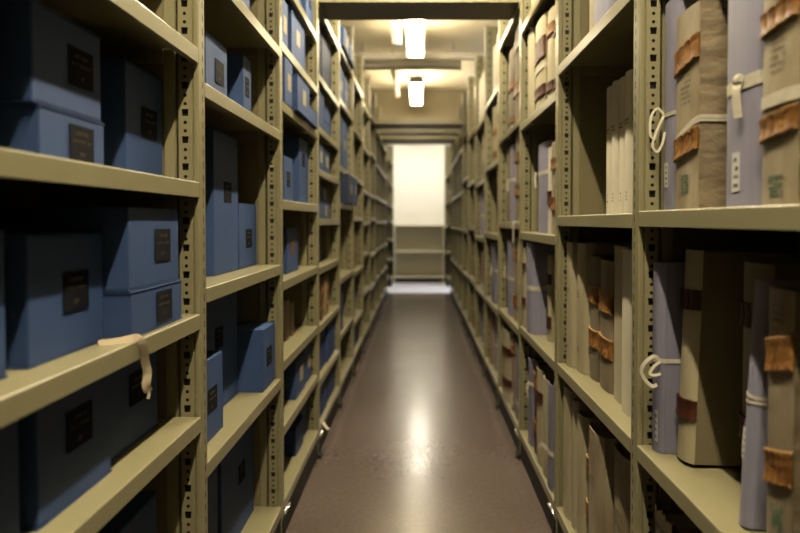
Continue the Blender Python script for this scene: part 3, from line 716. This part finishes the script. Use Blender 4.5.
# bay 6: bright white volumes and a pink one
volume(R_, 6, 4, 5.86, 6.18, .585, .42, 'white', feature='bright white volume', bulge=.01, simple=True)
volume(R_, 6, 4, 6.2, 6.45, .585, .42, 'white', feature='bright white volume', bulge=.01, simple=True)
volume(R_, 6, 1, 6.0, 6.35, .60, .36, 'pink', feature='faded pink volume with white foot', bulge=.01, bands=((.10, .07, 'wlabel'),), simple=True)
for k in range(6, 12):
    for si in range(len(levels(1, k))):
        if (k, si) in ((6, 4), (6, 1)): continue
        fill(1, k, si, ['cream', 'tan', 'vellum', 'lav', 'white', 'pink', 'drab'], 5 if k < 8 else 3, .60, gR)
finish_labels()

# loose tapes
def loose(loc, pts, wd, nrm, label, m='tape'):
    t = root('cotton_tape', loc, label, 'tape'); ribbon('tape_strip', t, pts, wd, nrm, M[m]); return t
loose((-.585, 4.60, .43 + .001), [(-.03, -.05, .002), (.0, -.01, .004), (.0105, .004, .0045), (.0155, .014, -.006), (.017, .03, -.02), (.02, .10, -.09), (.022, .14, -.15)], .02, (1, -.5, .3), 'white cotton tape hanging over second shelf lip, fourth bay of box racks')
loose((-.58, 3.86, .16 + .001), [(-.03, .05, .003), (-.004, .0, .003), (.01, -.02, .004), (.03, -.05, -.01), (.05, -.08, -.02)], .02, (.3, 0, 1), 'white cotton tape trailing over lowest shelf, fourth bay of box racks')
loose((.585, 3.95, 1.353 + .001), [(.03, .02, .002), (.0, .0, .002), (-.012, -.006, .0), (-.014, -.008, -.03), (-.013, .0, -.08), (-.012, .008, -.13)], .016, (-1, -.5, 0), 'white cotton tape hanging below third shelf, fourth bay of ledger racks')

# ================================================================== bridge shelves, lamps, services, low bookcase
def bridge(y0, y1, z, label):
    rt = root('bridge_shelf', (0, (y0 + y1) / 2, z), label, 'shelf', 'steel shelves bridging the aisle')
    w = A - .003; d = (y1 - y0) / 2
    MB().box(-w, w, -d, d, 0, .004).build('underside_panel', M['bridge'], rt)
    MB().box(-w, w, -d - .003, -d - .0005, -.002, .05).build('front_lip', M['olive'], rt)
    MB().box(-w, w, d + .0005, d + .003, 0, .05).build('rear_lip', M['olive'], rt)
    for s in (-1, 1):
        MB().box(s * (w - .03), s * w, -d, d, .0045, .05).build('end_bracket', M['olive'], rt)
    return rt
bridge(3.765, 4.10, 2.617, 'dark steel shelf bridging the aisle overhead, the one before the lights')
bridge(8.45, 8.95, 2.62, 'dark steel bridge shelf beyond the lights, first of three above the end opening')
bridge(9.35, 9.68, 2.62, 'dark steel bridge shelf beyond the lights, middle of three above the end opening')
bridge(9.95, 10.72, 2.615, 'dark steel bridge shelf directly over the white end opening, lowest in view')

def lamp(y0, y1, label, m='lamp', x=0.0, bare=False):
    z = 3.29 if bare else 3.27
    rt = root('ceiling_light', (x, (y0 + y1) / 2, z), label, 'light', 'fluorescent ceiling lights over the aisle')
    d = (y1 - y0) / 2
    if bare:                                            # open batten: two thin tubes under a tray
        MB().cyl((0, -d, .02), (0, d, .02), .019, 14).build('tube', M[m], rt, smooth=True)
        MB().prism_y([(-.10, .03), (-.06, .07), (.06, .07), (.10, .03), (.10, .036), (.062, .078), (-.062, .078), (-.10, .036)], -d, d).build('reflector_tray', M['housing'], rt)
    else:
        MB().box(-.086, .086, -d, d, 0, .07).build('diffuser', M[m], rt, .012)
        MB().box(-.045, .045, -d, d, .0705, .10).build('housing', M['housing'], rt)
    for sg in (-1, 1): MB().box(-.099, .099, sg * (d + .0005), sg * (d + .012), -.002, .10).build('end_cap', M['housing'], rt)
    for sg in (-1, 1): MB().cyl((0, sg * d * .6, .08 if bare else .10), (0, sg * d * .6, CEIL - z - .0005), .008, 8).build('hanger', M['housing'], rt)
lamp(-.53, 1.5, 'fluorescent ceiling light above the camera, before the bridge shelf', 'lamp_n', .08, True)
lamp(2.62, 4.62, 'fluorescent ceiling light directly above the bridge shelf', 'lamp_n', .08, True)
lamp(5.87, 7.62, 'bright fluorescent ceiling light just beyond the bridge shelf, bigger of two', x=-.04)
lamp(9.07, 10.75, 'bright fluorescent ceiling light further down the aisle, smaller of two', x=-.04)
lamp(12.3, 13.9, 'fluorescent ceiling light above the cross aisle, hidden behind bridge shelves', 'lamp_e')
# slim white trunking beside the lamps, its end colours painting a lens fringe
for (x, y0, y1, w_, lab) in ((-.245, 4.9, 7.3, .10, 'slim white ceiling trunking with painted orange and blue fringe, beside the bigger light'), (-.345, 8.3, 10.45, .065, 'slim white ceiling trunking with painted orange fringe, beside the smaller light')):
    rt = root('cable_trunking', (x, (y0 + y1) / 2, 3.33), lab, 'trunking'); d = (y1 - y0) / 2
    MB().box(-w_ / 2, w_ / 2, -d, d, 0, .06).build('trunking_body', M['wall'], rt, .004)
    MB().box(-w_ * .5, -w_ * .22, d + .0005, d + .02, -.004, .05).build('orange_fringe', M['morange'], rt)
    MB().box(-w_ * .2, w_ * .5, d + .0005, d + .02, -.012, .05).build('blue_fringe' if w_ > .08 else 'orange_fringe', M['mblue'] if w_ > .08 else M['morange'], rt)
    for sg in (-1, 1): MB().box(-.01, .01, sg * d * .7 - .01, sg * d * .7 + .01, .0605, CEIL - 3.33 - .0005).build('hanger', M['housing'], rt)
p = root('ceiling_pipe', (0, 7.98, 3.36), 'pale grey pipe running across the ceiling beyond the bigger light', 'pipe')
MB().cyl((-1.6, 0, 0), (1.6, 0, 0), .042, 16).build('pipe_run', M['beam'], p, smooth=True)
for x in (-1.0, 1.0): MB().cyl((x, 0, .042), (x, 0, CEIL - 3.36 - .0005), .008, 8).build('hanger', M['beam'], p)
d = root('ceiling_duct', (-.1, 8.32, 3.30), 'pale grey boxed duct crossing the ceiling between the two lights', 'duct')
MB().box(-.7, .62, -.10, .10, 0, .09).build('duct_body', M['beam'], d, .005)
MB().box(.6205, .632, -.11, .11, -.008, .1).build('end_flange', M['beam'], d)
for x in (-.62, .54): MB().box(x - .006, x + .006, -.006, .006, .0905, CEIL - 3.30 - .0005).build('hanger', M['housing'], d)

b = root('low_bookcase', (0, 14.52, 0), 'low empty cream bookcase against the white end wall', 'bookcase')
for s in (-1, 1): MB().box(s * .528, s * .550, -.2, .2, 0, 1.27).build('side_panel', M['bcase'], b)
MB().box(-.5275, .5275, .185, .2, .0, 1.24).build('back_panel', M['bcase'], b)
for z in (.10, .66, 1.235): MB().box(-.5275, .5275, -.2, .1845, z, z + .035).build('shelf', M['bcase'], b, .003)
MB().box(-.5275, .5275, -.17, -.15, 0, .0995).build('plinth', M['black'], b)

# ================================================================== world, camera, colour
wd = bpy.data.worlds.new('dark_world'); SC.world = wd; wd.use_nodes = True
wd.node_tree.nodes['Background'].inputs[0].default_value = (.02, .02, .02, 1)
wd.node_tree.nodes['Background'].inputs[1].default_value = .2
F = 651.0; pit = math.radians(1.25)
cam = bpy.data.cameras.new('camera'); co = bpy.data.objects.new('camera', cam); COL.objects.link(co)
co.location = (0, 0, 1.36); co.rotation_euler = (math.pi / 2 - pit, 0, 0)
cam.sensor_width = 36; cam.lens = F / 800 * 36
cam.shift_x = -19.0 / 800
cam.shift_y = -(266.5 - (221 + F * math.tan(pit))) / 800
cam.clip_start = .02
cam.dof.use_dof = True; cam.dof.focus_distance = 1.9; cam.dof.aperture_fstop = 2.0; cam.dof.aperture_blades = 0
SC.camera = co
vs = SC.view_settings; vs.view_transform = 'Standard'; vs.look = 'None'; vs.gamma = 1; vs.exposure = -0.1; vs.use_curve_mapping = False
SC.cycles.use_denoising = True
SC.cycles.max_bounces = 8; SC.cycles.diffuse_bounces = 4
SC.cycles.sample_clamp_indirect = 6
